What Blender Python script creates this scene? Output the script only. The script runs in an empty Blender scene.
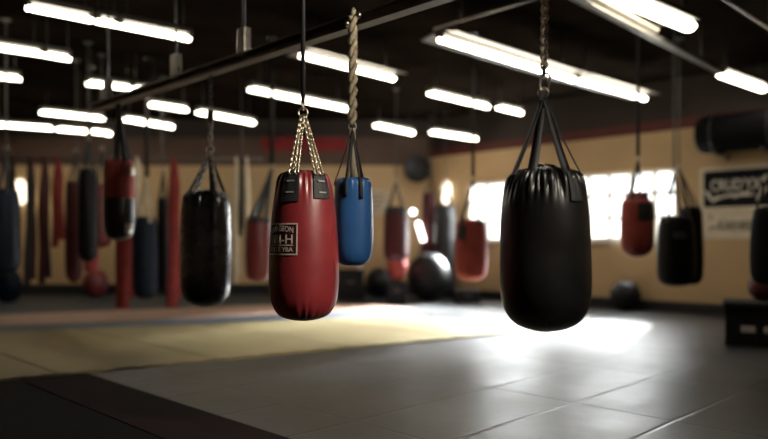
import bpy, math, random
from mathutils import Vector, Matrix
random.seed(7)
PI = math.pi
S = bpy.context.scene
C = S.collection
EYE = 1.15          # lens height above the floor
F = 700.0           # focal length in pixels of the 768x439 frame
HZ = 243.0          # horizon row
R2 = math.sqrt(2)
PANE_E = 1.5; SUN_E = 650.0; SPOT_E = 800.0

def sc(px, Y): return (px - 384.0) / F * Y
def zz(py, Y): return EYE - (py - HZ) * Y / F
def at(px, py, Y): return Vector((sc(px, Y), Y, zz(py, Y)))
def on_floor(px, py):
    Y = F * EYE / (py - HZ)
    return Vector((sc(px, Y), Y, 0))
def on_plane(px, py, z):
    Y = F * (EYE - z) / (py - HZ)
    return Vector((sc(px, Y), Y, z))

# ------------------------------------------------------------------ materials
def nodes_of(name):
    m = bpy.data.materials.new(name); m.use_nodes = True
    nt = m.node_tree
    b = nt.nodes['Principled BSDF']
    return m, nt, b
def col4(c): return (c[0], c[1], c[2], 1)
def mat(name, c, rough=.5, metal=0, var=.15, vscale=6, bump=0, bscale=60, coat=0, spec=.5, rvar=0):
    m, nt, b = nodes_of(name)
    N, L = nt.nodes, nt.links
    tc = N.new('ShaderNodeTexCoord')
    n = N.new('ShaderNodeTexNoise'); n.inputs['Scale'].default_value = vscale; n.inputs['Detail'].default_value = 5
    L.new(tc.outputs['Object'], n.inputs['Vector'])
    r = N.new('ShaderNodeValToRGB')
    r.color_ramp.elements[0].position = .3; r.color_ramp.elements[1].position = .7
    r.color_ramp.elements[0].color = col4([x * (1 - var) for x in c])
    r.color_ramp.elements[1].color = col4([min(1, x * (1 + var)) for x in c])
    L.new(n.outputs['Fac'], r.inputs['Fac']); L.new(r.outputs['Color'], b.inputs['Base Color'])
    b.inputs['Roughness'].default_value = rough; b.inputs['Metallic'].default_value = metal
    b.inputs['Coat Weight'].default_value = coat; b.inputs['Coat Roughness'].default_value = .25
    b.inputs['Specular IOR Level'].default_value = spec
    if rvar:
        mr = N.new('ShaderNodeMapRange'); mr.inputs['To Min'].default_value = rough - rvar; mr.inputs['To Max'].default_value = rough + rvar
        L.new(n.outputs['Fac'], mr.inputs['Value']); L.new(mr.outputs['Result'], b.inputs['Roughness'])
    if bump:
        n2 = N.new('ShaderNodeTexNoise'); n2.inputs['Scale'].default_value = bscale; n2.inputs['Detail'].default_value = 4
        L.new(tc.outputs['Object'], n2.inputs['Vector'])
        bp = N.new('ShaderNodeBump'); bp.inputs['Strength'].default_value = bump; bp.inputs['Distance'].default_value = .01
        L.new(n2.outputs['Fac'], bp.inputs['Height']); L.new(bp.outputs['Normal'], b.inputs['Normal'])
    return m
def glow(name, c, strength):
    m, nt, b = nodes_of(name)
    b.inputs['Base Color'].default_value = (.8, .8, .78, 1)
    b.inputs['Emission Color'].default_value = col4(c); b.inputs['Emission Strength'].default_value = strength
    return m

MBLACK = mat('black_leather', (.007, .007, .0075), .34, var=.3, bump=.12, bscale=14, coat=.15, rvar=.06)
MBLACKG = mat('glossy_black_leather', (.007, .007, .0075), .27, var=.3, bump=.15, bscale=10, coat=.4, rvar=.05)
MBLACKF = mat('dull_black_leather', (.003, .003, .0034), .5, var=.3, bump=.15, bscale=14, spec=.15)
MRED = mat('red_leather', (.20, .020, .024), .38, var=.12, bump=.10, bscale=12, coat=.2, rvar=.05)
MREDB = mat('faded_red_vinyl', (.30, .05, .042), .6, var=.2, bump=.15, spec=.3)
MREDD = mat('worn_red_leather', (.13, .018, .020), .45, var=.2, bump=.15, bscale=18)
MMAROON = mat('maroon_leather', (.060, .010, .013), .5, var=.25, bump=.15, bscale=18, spec=.3)
MBLUE = mat('blue_leather', (.030, .125, .36), .40, var=.15, bump=.12, bscale=12, coat=.1)
MNAVY = mat('navy_leather', (.004, .008, .018), .5, var=.25, bump=.15, bscale=14, spec=.15)
MGREY = mat('grey_leather', (.026, .028, .032), .4, var=.2, bump=.15, bscale=14, coat=.1)
MWEB = mat('black_webbing', (.012, .012, .014), .6, var=.25, bump=.35, bscale=160)
MWEBT = mat('tan_webbing', (.42, .36, .26), .7, var=.2, bump=.35, bscale=160)
MBANNER = mat('red_banner_cloth', (.26, .02, .022), .8, var=.15)
MCLOTHR = mat('red_cotton_wrap', (.23, .025, .022), .8, var=.25, bump=.3, bscale=40)
MCLOTHK = mat('black_cotton_wrap', (.016, .015, .017), .8, var=.3, bump=.3, bscale=40)
MCLOTHM = mat('maroon_cotton_wrap', (.075, .014, .016), .8, var=.3, bump=.3, bscale=40)
MCLOTHW = mat('cream_cotton_wrap', (.58, .50, .38), .8, var=.15, bump=.3, bscale=40)
MSTEEL = mat('worn_steel', (.50, .46, .40), .32, 1, var=.25, vscale=20, bump=.1)
MCHAINY = mat('brassy_chain', (.60, .52, .40), .34, 1, var=.3, vscale=30)
MCHAIND = mat('aged_chain', (.62, .54, .42), .42, .3, var=.4, vscale=30)
MDSTEEL = mat('dark_steel', (.10, .095, .09), .42, .8, var=.3, vscale=14, bump=.1)
MBEAM = mat('painted_beam', (.15, .12, .09), .5, .3, var=.3, vscale=5, bump=.15, bscale=25)
MROPE = mat('hemp_rope', (.30, .25, .17), .8, var=.3, vscale=40, bump=.5, bscale=120)
MHOUSE = mat('light_housing', (.10, .095, .085), .5, .2, var=.2)
MREFL = mat('light_reflector', (.09, .078, .06), .38, .3, var=.15)
MOFF = mat('unlit_tube', (.62, .58, .48), .3, var=.05)
MTUBE = glow('lit_tube', (1.0, .89, .70), 14)
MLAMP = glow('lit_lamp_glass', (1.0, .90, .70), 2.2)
MPANE = glow('daylit_frosted_pane', (.93, .97, 1.0), PANE_E)
def dusty(m):
    nt = m.node_tree; N, L = nt.nodes, nt.links
    tr = N.new('ShaderNodeBsdfTransparent'); mx = N.new('ShaderNodeMixShader'); mx.inputs[0].default_value = .5
    L.new(N['Principled BSDF'].outputs[0], mx.inputs[1]); L.new(tr.outputs[0], mx.inputs[2]); L.new(mx.outputs[0], N['Material Output'].inputs['Surface'])
MGLOBE = glow('white_glint_glow', (1.0, .97, .92), 7)
dusty(MPANE)
MFRAME = mat('window_frame_paint', (.72, .69, .62), .5, var=.08)
MCEIL = mat('dark_ceiling_paint', (.012, .0085, .006), .85, var=.3, vscale=2, bump=.3, bscale=6, spec=0)
MBASE = mat('black_baseboard', (.012, .014, .017), .5, var=.2)
MPAPER = mat('poster_paper', (.72, .64, .50), .7, var=.10, vscale=4)
MINKK = mat('poster_black_ink', (.010, .011, .014), .85, spec=.15, var=.2)
MINKW = mat('poster_white_ink', (.72, .68, .60), .6, var=.2, vscale=25)
MLOGO = mat('printed_logo_ink', (.52, .42, .36), .5, var=.3, vscale=60)
MLOGOBG = mat('printed_logo_ground', (.035, .008, .010), .42, var=.2, vscale=30)
MCANV = mat('black_canvas', (.003, .003, .0035), .8, var=.3, bump=.2, bscale=60, spec=.08)
MWOODK = mat('black_painted_wood', (.012, .013, .015), .6, spec=.3, var=.3, vscale=8, bump=.15)
MRUB = mat('black_rubber', (.006, .0065, .008), .5, spec=.35, var=.3, bump=.1, bscale=20)
MTHREAD = mat('grey_stitching', (.30, .30, .30), .6)
MYEL = mat('yellow_mat_vinyl', (.23, .185, .085), .5, var=.14, vscale=2.5, bump=.12, bscale=9, rvar=.06)
MPINK = mat('pink_mat_vinyl', (.38, .25, .19), .5, var=.14, vscale=2.5, bump=.12, bscale=9, rvar=.06)
MBLUM = mat('blue_mat_vinyl', (.055, .085, .13), .5, var=.16, vscale=2.5, bump=.12, bscale=9)
MTEAL = mat('dark_teal_mat_vinyl', (.014, .030, .044), .55, var=.2, vscale=2.5, bump=.12, bscale=9)
MMARM = mat('maroon_mat_vinyl', (.013, .0045, .006), .8, spec=.1, var=.2, vscale=2.5, bump=.12, bscale=9)
MINKM = mat('black_mat_vinyl', (.003, .003, .004), .8, spec=.08, var=.2, vscale=2.5, bump=.12, bscale=9)

def wall_mat(name, stops):
    m, nt, b = nodes_of(name)
    N, L = nt.nodes, nt.links
    tc = N.new('ShaderNodeTexCoord'); sp = N.new('ShaderNodeSeparateXYZ')
    L.new(tc.outputs['Object'], sp.inputs[0])
    mr = N.new('ShaderNodeMath'); mr.operation = 'DIVIDE'; mr.inputs[1].default_value = 4.0
    L.new(sp.outputs['Z'], mr.inputs[0])
    r = N.new('ShaderNodeValToRGB'); r.color_ramp.interpolation = 'CONSTANT'
    e = r.color_ramp.elements
    e[0].position = 0; e[0].color = stops[0][1]
    e[1].position = stops[1][0] / 4; e[1].color = stops[1][1]
    for h, c in stops[2:]:
        x = e.new(h / 4); x.color = c
    L.new(mr.outputs[0], r.inputs['Fac'])
    n = N.new('ShaderNodeTexNoise'); n.inputs['Scale'].default_value = 1.3; n.inputs['Detail'].default_value = 6
    L.new(tc.outputs['Object'], n.inputs['Vector'])
    mm = N.new('ShaderNodeMapRange'); mm.inputs['To Min'].default_value = .8; mm.inputs['To Max'].default_value = 1.15
    L.new(n.outputs['Fac'], mm.inputs['Value'])
    mx = N.new('ShaderNodeMix'); mx.data_type = 'RGBA'; mx.blend_type = 'MULTIPLY'; mx.inputs['Factor'].default_value = 1
    L.new(r.outputs['Color'], mx.inputs['A']); L.new(mm.outputs['Result'], mx.inputs['B'])
    L.new(mx.outputs['Result'], b.inputs['Base Color'])
    b.inputs['Roughness'].default_value = .65
    return m
def floor_mat():
    m, nt, b = nodes_of('rubber_floor_tiles')
    N, L = nt.nodes, nt.links
    tc = N.new('ShaderNodeTexCoord'); sp = N.new('ShaderNodeSeparateXYZ')
    L.new(tc.outputs['Object'], sp.inputs[0])
    def M(op, a, bb=None):
        k = N.new('ShaderNodeMath'); k.operation = op
        for i, v in enumerate((a, bb)):
            if v is None: continue
            if isinstance(v, (int, float)): k.inputs[i].default_value = v
            else: L.new(v, k.inputs[i])
        return k.outputs[0]
    wob = N.new('ShaderNodeTexNoise'); wob.inputs['Scale'].default_value = 1.2
    L.new(tc.outputs['Object'], wob.inputs['Vector'])
    w = M('MULTIPLY', M('SUBTRACT', wob.outputs['Fac'], .5), .05)
    def seam(v, period, off, width):
        q = M('FRACT', M('DIVIDE', M('ADD', M('SUBTRACT', v, off), w), period))
        d = M('MULTIPLY', M('MINIMUM', q, M('SUBTRACT', 1.0, q)), period)
        k = N.new('ShaderNodeMapRange'); k.inputs['From Max'].default_value = width
        k.inputs['To Min'].default_value = 1; k.inputs['To Max'].default_value = 0
        L.new(d, k.inputs['Value']); return k.outputs['Result']
    cu = M('SUBTRACT', sp.outputs['X'], sp.outputs['Y']); sv = M('ADD', sp.outputs['X'], sp.outputs['Y'])
    line = M('MAXIMUM', seam(cu, 1.03, -2.65, .03), seam(sv, 2.06, 4.33, .03))
    n = N.new('ShaderNodeTexNoise'); n.inputs['Scale'].default_value = 1.1; n.inputs['Detail'].default_value = 8; n.inputs['Roughness'].default_value = .65
    L.new(tc.outputs['Object'], n.inputs['Vector'])
    r = N.new('ShaderNodeValToRGB')
    r.color_ramp.elements[0].position = .3; r.color_ramp.elements[0].color = (.017, .018, .019, 1)
    r.color_ramp.elements[1].position = .75; r.color_ramp.elements[1].color = (.052, .052, .051, 1)
    L.new(n.outputs['Fac'], r.inputs['Fac'])
    mx = N.new('ShaderNodeMix'); mx.data_type = 'RGBA'
    L.new(line, mx.inputs['Factor']); L.new(r.outputs['Color'], mx.inputs['A']); mx.inputs['B'].default_value = (.006, .006, .006, 1)
    L.new(mx.outputs['Result'], b.inputs['Base Color'])
    mr = N.new('ShaderNodeMapRange'); mr.inputs['To Min'].default_value = .24; mr.inputs['To Max'].default_value = .56
    L.new(n.outputs['Fac'], mr.inputs['Value']); L.new(mr.outputs['Result'], b.inputs['Roughness'])
    n2 = N.new('ShaderNodeTexNoise'); n2.inputs['Scale'].default_value = 7; n2.inputs['Detail'].default_value = 8
    L.new(tc.outputs['Object'], n2.inputs['Vector'])
    h = M('SUBTRACT', M('MULTIPLY', n2.outputs['Fac'], .5), line)
    bp = N.new('ShaderNodeBump'); bp.inputs['Strength'].default_value = .35; bp.inputs['Distance'].default_value = .012
    L.new(h, bp.inputs['Height']); L.new(bp.outputs['Normal'], b.inputs['Normal'])
    b.inputs['Specular IOR Level'].default_value = .8
    return m
TAN = (.60, .42, .225, 1)
MWALL = wall_mat('two_tone_wall_paint', [(0, TAN), (3.04, (.10, .018, .015, 1)), (3.22, (.030, .019, .015, 1))])
MWALLB = wall_mat('brown_topped_wall_paint', [(0, TAN), (2.86, (.11, .066, .048, 1)), (3.5, (.03, .02, .016, 1))]); MFLOOR = floor_mat()

# ------------------------------------------------------------------ mesh tools
class MB:
    def __init__(s): s.v = []; s.f = []
    def add(s, vs, fs):
        o = len(s.v); s.v += [Vector(p) for p in vs]; s.f += [tuple(i + o for i in f) for f in fs]; return s
    def box(s, c, size, ax=None):
        c = Vector(c); X, Y, Z = ax if ax else (Vector((1, 0, 0)), Vector((0, 1, 0)), Vector((0, 0, 1)))
        a, b, d = [q / 2 for q in size]
        vs = [c + X * (i * a) + Y * (j * b) + Z * (k * d) for k in (-1, 1) for (i, j) in ((-1, -1), (1, -1), (1, 1), (-1, 1))]
        return s.add(vs, [(3, 2, 1, 0), (4, 5, 6, 7), (0, 1, 5, 4), (1, 2, 6, 5), (2, 3, 7, 6), (3, 0, 4, 7)])
    def grid(s, rows, cu=False, cv=False):
        n, m = len(rows), len(rows[0]); vs = [p for r in rows for p in r]; fs = []
        for i in range(n if cv else n - 1):
            for j in range(m if cu else m - 1):
                a, b = i * m + j, i * m + (j + 1) % m
                c, d = ((i + 1) % n) * m + (j + 1) % m, ((i + 1) % n) * m + j
                fs.append((a, b, c, d))
        return s.add(vs, fs)
    def tube(s, path, r, seg=8, closed=False):
        path = [Vector(p) for p in path]; n = len(path); rows = []; up = None
        for i, p in enumerate(path):
            if closed: t = path[(i + 1) % n] - path[i - 1]
            else: t = path[min(i + 1, n - 1)] - path[max(i - 1, 0)]
            t = t.normalized()
            if up is None: up = t.orthogonal().normalized()
            up = (up - t * up.dot(t))
            up = up.normalized() if up.length > 1e-6 else t.orthogonal().normalized()
            w = t.cross(up); rr = r[i] if isinstance(r, (list, tuple)) else r
            rows.append([p + (up * math.cos(q) + w * math.sin(q)) * rr for q in [2 * PI * k / seg for k in range(seg)]])
        o = len(s.v); s.grid(rows, cu=True, cv=closed)
        if not closed:
            s.f.append(tuple(o + k for k in range(seg))[::-1]); s.f.append(tuple(o + (n - 1) * seg + k for k in range(seg)))
        return s
    def ribbon(s, path, wid, th):
        # path of points, wid = list of half-width vectors
        rows = []; n = len(path)
        for i, p in enumerate(path):
            p = Vector(p); w = Vector(wid[i]) if isinstance(wid, list) else Vector(wid)
            t = Vector(path[min(i + 1, n - 1)]) - Vector(path[max(i - 1, 0)])
            nn = t.cross(w); nn = nn.normalized() * th / 2 if nn.length > 1e-9 else Vector((0, th / 2, 0))
            rows.append([p - w - nn, p + w - nn, p + w + nn, p - w + nn])
        o = len(s.v); s.grid(rows, cu=True)
        s.f.append((o + 3, o + 2, o + 1, o)); e = o + 4 * (n - 1); s.f.append((e, e + 1, e + 2, e + 3))
        return s
    def link(s, c, d, side, L, W, r, seg=14, ts=6):
        d = Vector(d).normalized(); side = Vector(side).normalized(); c = Vector(c)
        st = (L - W) / 2; pts = []
        for k in range(seg):
            a = 2 * PI * k / seg; off = st if math.sin(a) >= 0 else -st
            pts.append(c + side * (W / 2 * math.cos(a)) + d * (W / 2 * math.sin(a) + off))
        return s.tube(pts, r, ts, closed=True)
    def chain(s, p0, p1, L=.05, W=.03, r=.005, seg=12, ts=5):
        p0 = Vector(p0); p1 = Vector(p1); d = p1 - p0; n = max(1, round(d.length / (L - 2 * r))); step = d.length / n
        dn = d.normalized(); a = dn.orthogonal().normalized(); b = dn.cross(a)
        for i in range(n):
            s.link(p0 + dn * step * (i + .5), dn, a if i % 2 else b, step + 2 * r, W, r, seg, ts)
        return s
    def sphere(s, c, r, seg=32, rings=18, sq=(1, 1, 1), fn=None):
        c = Vector(c); rows = []
        for i in range(rings + 1):
            ph = PI * i / rings; row = []
            for j in range(seg):
                th = 2 * PI * j / seg; k = fn(th, ph) if fn else 1
                row.append(c + Vector((math.sin(ph) * math.cos(th) * r * k * sq[0], math.sin(ph) * math.sin(th) * r * k * sq[1], math.cos(ph) * r * k * sq[2])))
            rows.append(row)
        return s.grid(rows[::-1], cu=True)
    def build(s, name, m, parent=None, origin=None, smooth=True, bevel=0):
        o = Vector(ORG[parent.name]) if parent is not None else Vector(origin if origin is not None else (0, 0, 0))
        me = bpy.data.meshes.new(name)
        me.from_pydata([tuple(v - o) for v in s.v], [], s.f)
        me.materials.append(m); me.validate(); me.update()
        if smooth: me.polygons.foreach_set('use_smooth', [True] * len(me.polygons))
        ob = bpy.data.objects.new(name, me); C.objects.link(ob)
        if parent is not None: ob.parent = parent; ORG[ob.name] = o
        else: ob.location = o; ORG[ob.name] = o
        if bevel:
            b = ob.modifiers.new('bevel', 'BEVEL'); b.width = bevel; b.segments = 2; b.limit_method = 'ANGLE'
        return ob
ORG = {}
def thing(name, label, cat, loc, group=None, kind=None):
    o = bpy.data.objects.new(name, None); C.objects.link(o); o.location = loc; o.empty_display_size = .1
    ORG[o.name] = Vector(loc)
    return tag(o, label, cat, group, kind)
def tag(o, label=None, cat=None, group=None, kind=None):
    if label: o['label'] = label
    if cat: o['category'] = cat
    if group: o['group'] = group
    if kind: o['kind'] = kind
    return o

def text_shape(body, w, h):
    cu = bpy.data.curves.new('t', 'FONT'); cu.body = body; cu.size = 1; cu.extrude = .03; cu.resolution_u = 3; cu.offset = .012
    ob = bpy.data.objects.new('t', cu); C.objects.link(ob)
    dg = bpy.context.evaluated_depsgraph_get(); dg.update()
    me = bpy.data.meshes.new_from_object(ob.evaluated_get(dg))
    vs = [v.co.copy() for v in me.vertices]; fs = [tuple(p.vertices) for p in me.polygons]
    bpy.data.objects.remove(ob); bpy.data.curves.remove(cu); bpy.data.meshes.remove(me)
    x0, x1 = min(v.x for v in vs), max(v.x for v in vs); y0, y1 = min(v.y for v in vs), max(v.y for v in vs)
    return [((v.x - x0) / (x1 - x0) * w, (v.y - y0) / (y1 - y0) * h, v.z / .03) for v in vs], fs   # x right, y up, z -1..1

# ------------------------------------------------------------------ the room
CEIL = 3.9
WS = 16.6                                   # right wall is the line X + Y = WS
CORNER = Vector((1.0, 15.6, 0))
DR = Vector((1, -1, 0)) / R2                # along the right wall, to the right
NR = Vector((-1, -1, 0)) / R2               # into the room
UU = Vector((1, 1, 0)) / R2; VV = Vector((-1, 1, 0)) / R2
UP = Vector((0, 0, 1))
def wall_t(px):
    k = (px - 384) / F; Y = WS / (1 + k); return (k * Y - 1.0) * R2, Y
def wp(t, z, d=0): return CORNER + DR * t + UP * z + NR * d

poly = [(-9.5, -3), (8, -3), (8, 8.6), (1, 15.6), (-9.5, 15.6)]
def slab(z0, z1):
    m = MB(); n = len(poly)
    cx, cy = -.75, 6.0
    out = [(x + (.2 if x > cx else -.2), y + (.2 if y > cy else -.2)) for x, y in poly]
    m.add([(x, y, z0) for x, y in out] + [(x, y, z1) for x, y in out],
          [tuple(range(n))[::-1], tuple(range(n, 2 * n))] + [(i, (i + 1) % n, n + (i + 1) % n, n + i) for i in range(n)])
    return m
tag(slab(-.12, 0).build('floor', MFLOOR, smooth=False), kind='structure')
tag(slab(CEIL, CEIL + .12).build('ceiling', MCEIL, smooth=False), kind='structure')
def wall_box(name, a, b, nout, m=None):
    a = Vector(a); b = Vector(b); d = (b - a).normalized(); L = (b - a).length
    tag(MB().box((a + b) / 2 + Vector(nout) * .1 + UP * CEIL / 2, (L, .2, CEIL), (d, Vector(nout), UP)).build(name, m or MWALL, smooth=False), kind='structure')
wall_box('wall_back', (-9.5, 15.6, 0), (1.0, 15.6, 0), (0, 1, 0), MWALLB)
wall_box('wall_left', (-9.5, -3, 0), (-9.5, 15.6, 0), (-1, 0, 0))
wall_box('wall_front', (-9.5, -3, 0), (8, -3, 0), (0, -1, 0))
wall_box('wall_side', (8, -3, 0), (8, 8.6, 0), (1, 0, 0))
# right wall with two window openings
tA0, tA1 = wall_t(466)[0], wall_t(548)[0]
tB0, tB1 = wall_t(566)[0], wall_t(677)[0]
WZ0, WZ1 = 1.19, 2.43
LW = (Vector((8, 8.6, 0)) - CORNER).length
m = MB()
def wseg(t0, t1, z0, z1): m.box(wp((t0 + t1) / 2, (z0 + z1) / 2, -.1), (t1 - t0, .2, z1 - z0), (DR, NR, UP))
wseg(-.1, tA0, 0, CEIL); wseg(tA0, tA1, 0, WZ0); wseg(tA0, tA1, WZ1, CEIL); wseg(tA1, tB0, 0, CEIL)
wseg(tB0, tB1, 0, WZ0); wseg(tB0, tB1, WZ1, CEIL); wseg(tB1, LW + .1, 0, CEIL)
tag(m.build('wall_right', MWALL, smooth=False), kind='structure')
AX = (DR, NR, UP)
def window(i, t0, t1, cols, rows):
    w = thing('window_%d' % i, None, None, wp((t0 + t1) / 2, WZ0, -.12), kind='structure')
    fr = MB(); fw = .07
    for a, b, c, d in ((t0, t1, WZ0, WZ0 + fw), (t0, t1, WZ1 - fw, WZ1), (t0, t0 + fw, WZ0 + fw, WZ1 - fw), (t1 - fw, t1, WZ0 + fw, WZ1 - fw)):
        fr.box(wp((a + b) / 2, (c + d) / 2, -.10), (b - a, .10, d - c), AX)
    fr.build('window_frame', MFRAME, w, smooth=False, bevel=.006)
    mu = MB()
    for k in range(1, cols): mu.box(wp(t0 + (t1 - t0) * k / cols, (WZ0 + WZ1) / 2, -.11), (.08, .05, WZ1 - WZ0 - 2 * fw), AX)
    for k in range(1, rows): mu.box(wp((t0 + t1) / 2, WZ0 + (WZ1 - WZ0) * k / rows, -.11), (t1 - t0 - 2 * fw, .045, .07), AX)
    mu.build('glazing_bars', MFRAME, w, smooth=False)
    MB().box(wp((t0 + t1) / 2, (WZ0 + WZ1) / 2, -.135), (t1 - t0 - .05, .012, WZ1 - WZ0 - .05), AX).build('pane', MPANE, w, smooth=False)
    MB().box(wp((t0 + t1) / 2, WZ0 - .02, .03), (t1 - t0 + .12, .10, .04), AX).build('window_sill', MFRAME, w, smooth=False, bevel=.006)
window(1, tA0, tA1, 4, 3); window(2, tB0, tB1, 5, 3)
bb = MB().box((-4.3, 15.57, .12), (10.4, .05, .24)); tag(bb.build('baseboard_back', MBASE, smooth=False, bevel=.01), kind='structure')
bb = MB().box(wp(LW / 2 + .1, .085, .025), (LW - .3, .05, .17), AX); tag(bb.build('baseboard_right', MBASE, smooth=False, bevel=.01), kind='structure')

# ------------------------------------------------------------------ floor mats
def poly_prism(pts, th, z0=0.0):
    m = MB(); n = len(pts)
    m.add([(p[0], p[1], z0) for p in pts] + [(p[0], p[1], z0 + th) for p in pts],
          [tuple(range(n))[::-1], tuple(range(n, 2 * n))] + [(i, (i + 1) % n, n + (i + 1) % n, n + i) for i in range(n)])
    return m
def lerp(a, b, t): return a + (b - a) * t
def line_at(a, b, s):                      # point on line a-b where X + Y = s
    sa, sb = a.x + a.y, b.x + b.y; return lerp(a, b, (s - sa) / (sb - sa))
YN = (on_floor(11, 380), on_floor(384, 345.5)); YF = (on_floor(0, 334), on_floor(260, 322.5))
BF = (on_floor(0, 327), on_floor(260, 316.5)); PF = (on_floor(0, 315.5), on_floor(260, 306))
def mat_panel(name, ln, lf, s0, s1, th, m, label, teeth=False, gap=.012, group=None):
    a, b = line_at(*ln, s0 + gap), line_at(*ln, s1 - gap); c, d = line_at(*lf, s1 - gap), line_at(*lf, s0 + gap)
    pts = []
    if teeth:
        dv = (b - a); L = dv.length; dv.normalize(); nv = Vector((dv.y, -dv.x, 0)); n = max(2, int(L / .26))
        for i in range(n):
            for (q, o) in ((0, 0), (.30, 0), (.24, .035), (.62, .035), (.56, 0)):
                pts.append(a + dv * (L * (i + q) / n) + nv * o)
        pts.append(b)
    else: pts = [a, b]
    pts += [c, d]
    cen = (a + b + c + d) / 4
    o = poly_prism(pts, th).build(name, m, origin=(cen.x, cen.y, 0), smooth=False, bevel=.006)
    return tag(o, label, 'mat', group)
ys = [1.1, 3.24, 5.19, 7.2, 9.3, 11.4]
yl = ['yellow floor mat at the far left end of the yellow row, half out of frame', 'yellow floor mat second from the left, under the red wrap tail',
      'yellow floor mat in front of the left black bag', 'yellow floor mat below the big red bag', 'yellow floor mat at the bright right end of the yellow row']
for i in range(5): mat_panel('floor_mat', YN, YF, ys[i], ys[i + 1], .022, MYEL, yl[i], True, group='yellow interlocking floor mats')
ps = [0.5, 4.6, 8.6, 12.6]
pl = ['pink floor mat at the dim left end of the pink row', 'pink floor mat in the middle of the pink row', 'pink floor mat at the bright right end of the pink row']
for i in range(3):
    mat_panel('floor_mat', BF, PF, ps[i], ps[i + 1], .02, MPINK, pl[i], group='pink floor mats')
mat_panel('floor_mat', (YF[0] + VV * .02, YF[1] + VV * .02), (BF[0] - VV * .02, BF[1] - VV * .02), -.6, 12.0, .02, MBLUM, 'narrow slate-blue mat strip between the yellow and pink mats')
tl = (on_floor(0, 315.0), on_floor(260, 305.5)); tf = (Vector((-9.2, 15.45, 0)), Vector((.8, 15.45, 0)))
o = poly_prism([tl[0] + Vector((-2.6, -.95, 0)), tl[1] + Vector((3.2, 1.2, 0)), (1.2, 15.1, 0), (.8, 15.4, 0), (-9.2, 15.4, 0), (-9.2, 9.6, 0)], .016).build('floor_mat', MTEAL, origin=(-4, 13, 0), smooth=False)
tag(o, 'wide dark teal mat along the back wall behind the pink mats', 'mat')
def vstrip(name, s0, s1, m, label, th=.01):
    a = line_at(*YN, s0); b = line_at(*YN, s1); off = (b - a).normalized(); q = Vector((off.y, -off.x, 0)) * .05
    a = a + q; b = b + q
    o = poly_prism([a - VV * 5.5, b - VV * 5.5, b, a], th).build(name, m, origin=((a + b).x / 2, (a + b).y / 2, 0), smooth=False)
    tag(o, label, 'mat')
vstrip('floor_mat', 2.82, 3.55, MMARM, 'dark maroon mat strip in the near left corner')
vstrip('floor_mat', .2, 2.80, MINKM, 'near-black mat left of the dark maroon strip')

# ------------------------------------------------------------------ steel beam the near bags hang from
BS = 4.2; BZ = 2.49; BH = .08
def beam_pt(px):
    k = (px - 384) / F; Y = BS / (1 + k); return Vector((k * Y, Y, BZ))
b0 = beam_pt(92); b1 = Vector((2.6, 1.6, BZ)); bd = (b1 - b0).normalized(); bn = UP.cross(bd)
beam = thing('steel_beam', 'long dark steel beam the near punching bags hang from, at the upper left', 'beam', (b0 + b1) / 2)
L = (b1 - b0).length; bc = (b0 + b1) / 2
g = MB(); axb = (bd, bn, UP)
g.box(bc + UP * .006, (L, .085, .012), axb); g.box(bc + UP * (BH - .006), (L, .085, .012), axb); g.box(bc + UP * BH / 2, (L, .014, BH - .02), axb)
g.build('rail', MBEAM, beam, smooth=False, bevel=.002)
for px in (108, 176, 244, 420):
    p = beam_pt(px)
    hg = MB().box(p + UP * (BH + .085), (.10, .06, .21), axb)
    hb = hg.build('hanger_plate', MSTEEL if px in (176, 244) else MDSTEEL, beam, smooth=False, bevel=.006)
    MB().tube([p + UP * (BH + .1), p + UP * (CEIL - BZ - .012)], .012, 8).build('hanger_rod', MDSTEEL, beam)
    MB().box(p + UP * (CEIL - BZ - .006), (.14, .14, .012), axb).build('ceiling_plate', MDSTEEL, beam, smooth=False)

# ------------------------------------------------------------------ ceiling lights
NL = [0]
def light(pxs, label, z=3.4, wide=0, w=.088, lit=True, mtube=None):
    a = on_plane(pxs[0], pxs[1], z); b = on_plane(pxs[2], pxs[3], z); b.z = a.z
    mid = (a + b) / 2; d = (b - a).normalized(); n = UP.cross(d); L = (b - a).length
    t = thing('ceiling_light', label, 'ceiling light', mid + UP * (CEIL - z), 'fluorescent ceiling lights')
    ax = (d, n, UP)
    prof = [(math.cos(q) * w / 2, math.sin(q) * w * .36) for q in [2 * PI * k / 14 for k in range(14)]]
    rows = [[mid + d * (s * L / 2 * e) + n * (x * f) + UP * (y * f) for x, y in prof] for s, e, f in ((-1, 1, .55), (-1, .985, 1), (1, .985, 1), (1, 1, .55))]
    tb = MB(); tb.grid(rows, cu=True); tb.f.append(tuple(range(14))[::-1]); tb.f.append(tuple(range(42, 56)))
    tb.build('tube', (mtube or MTUBE) if lit else MOFF, t)
    hz = .075
    MB().box(mid + UP * hz, (L * 1.0, w * 1.5, .06), ax).build('housing', MHOUSE, t, smooth=False, bevel=.008)
    if wide:
        r = MB()
        for sgn in (-1, 1):
            q = [mid + d * (k * L / 2 * 1.01) + n * (sgn * o) + UP * hh for k in (-1, 1) for (o, hh) in ((w * .42, .075), (wide, .03), (wide, .045), (w * .42, .1))]
            r.add(q, [(0, 1, 5, 4), (1, 2, 6, 5), (2, 3, 7, 6), (3, 0, 4, 7), (3, 2, 1, 0), (4, 5, 6, 7)])
        r.build('reflector', MREFL, t, smooth=False)
    for s in (-1, 1):
        p = mid + d * (s * L * .4)
        MB().tube([p + UP * .1, p + UP * (CEIL - z)], .008, 6).build('hanger_rod', MDSTEEL, t)
        MB().box(mid + d * (s * (L / 2 - .02)) + UP * .03, (.04, w * .96, .07), ax).build('end_bracket', MHOUSE, t, smooth=False)
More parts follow.
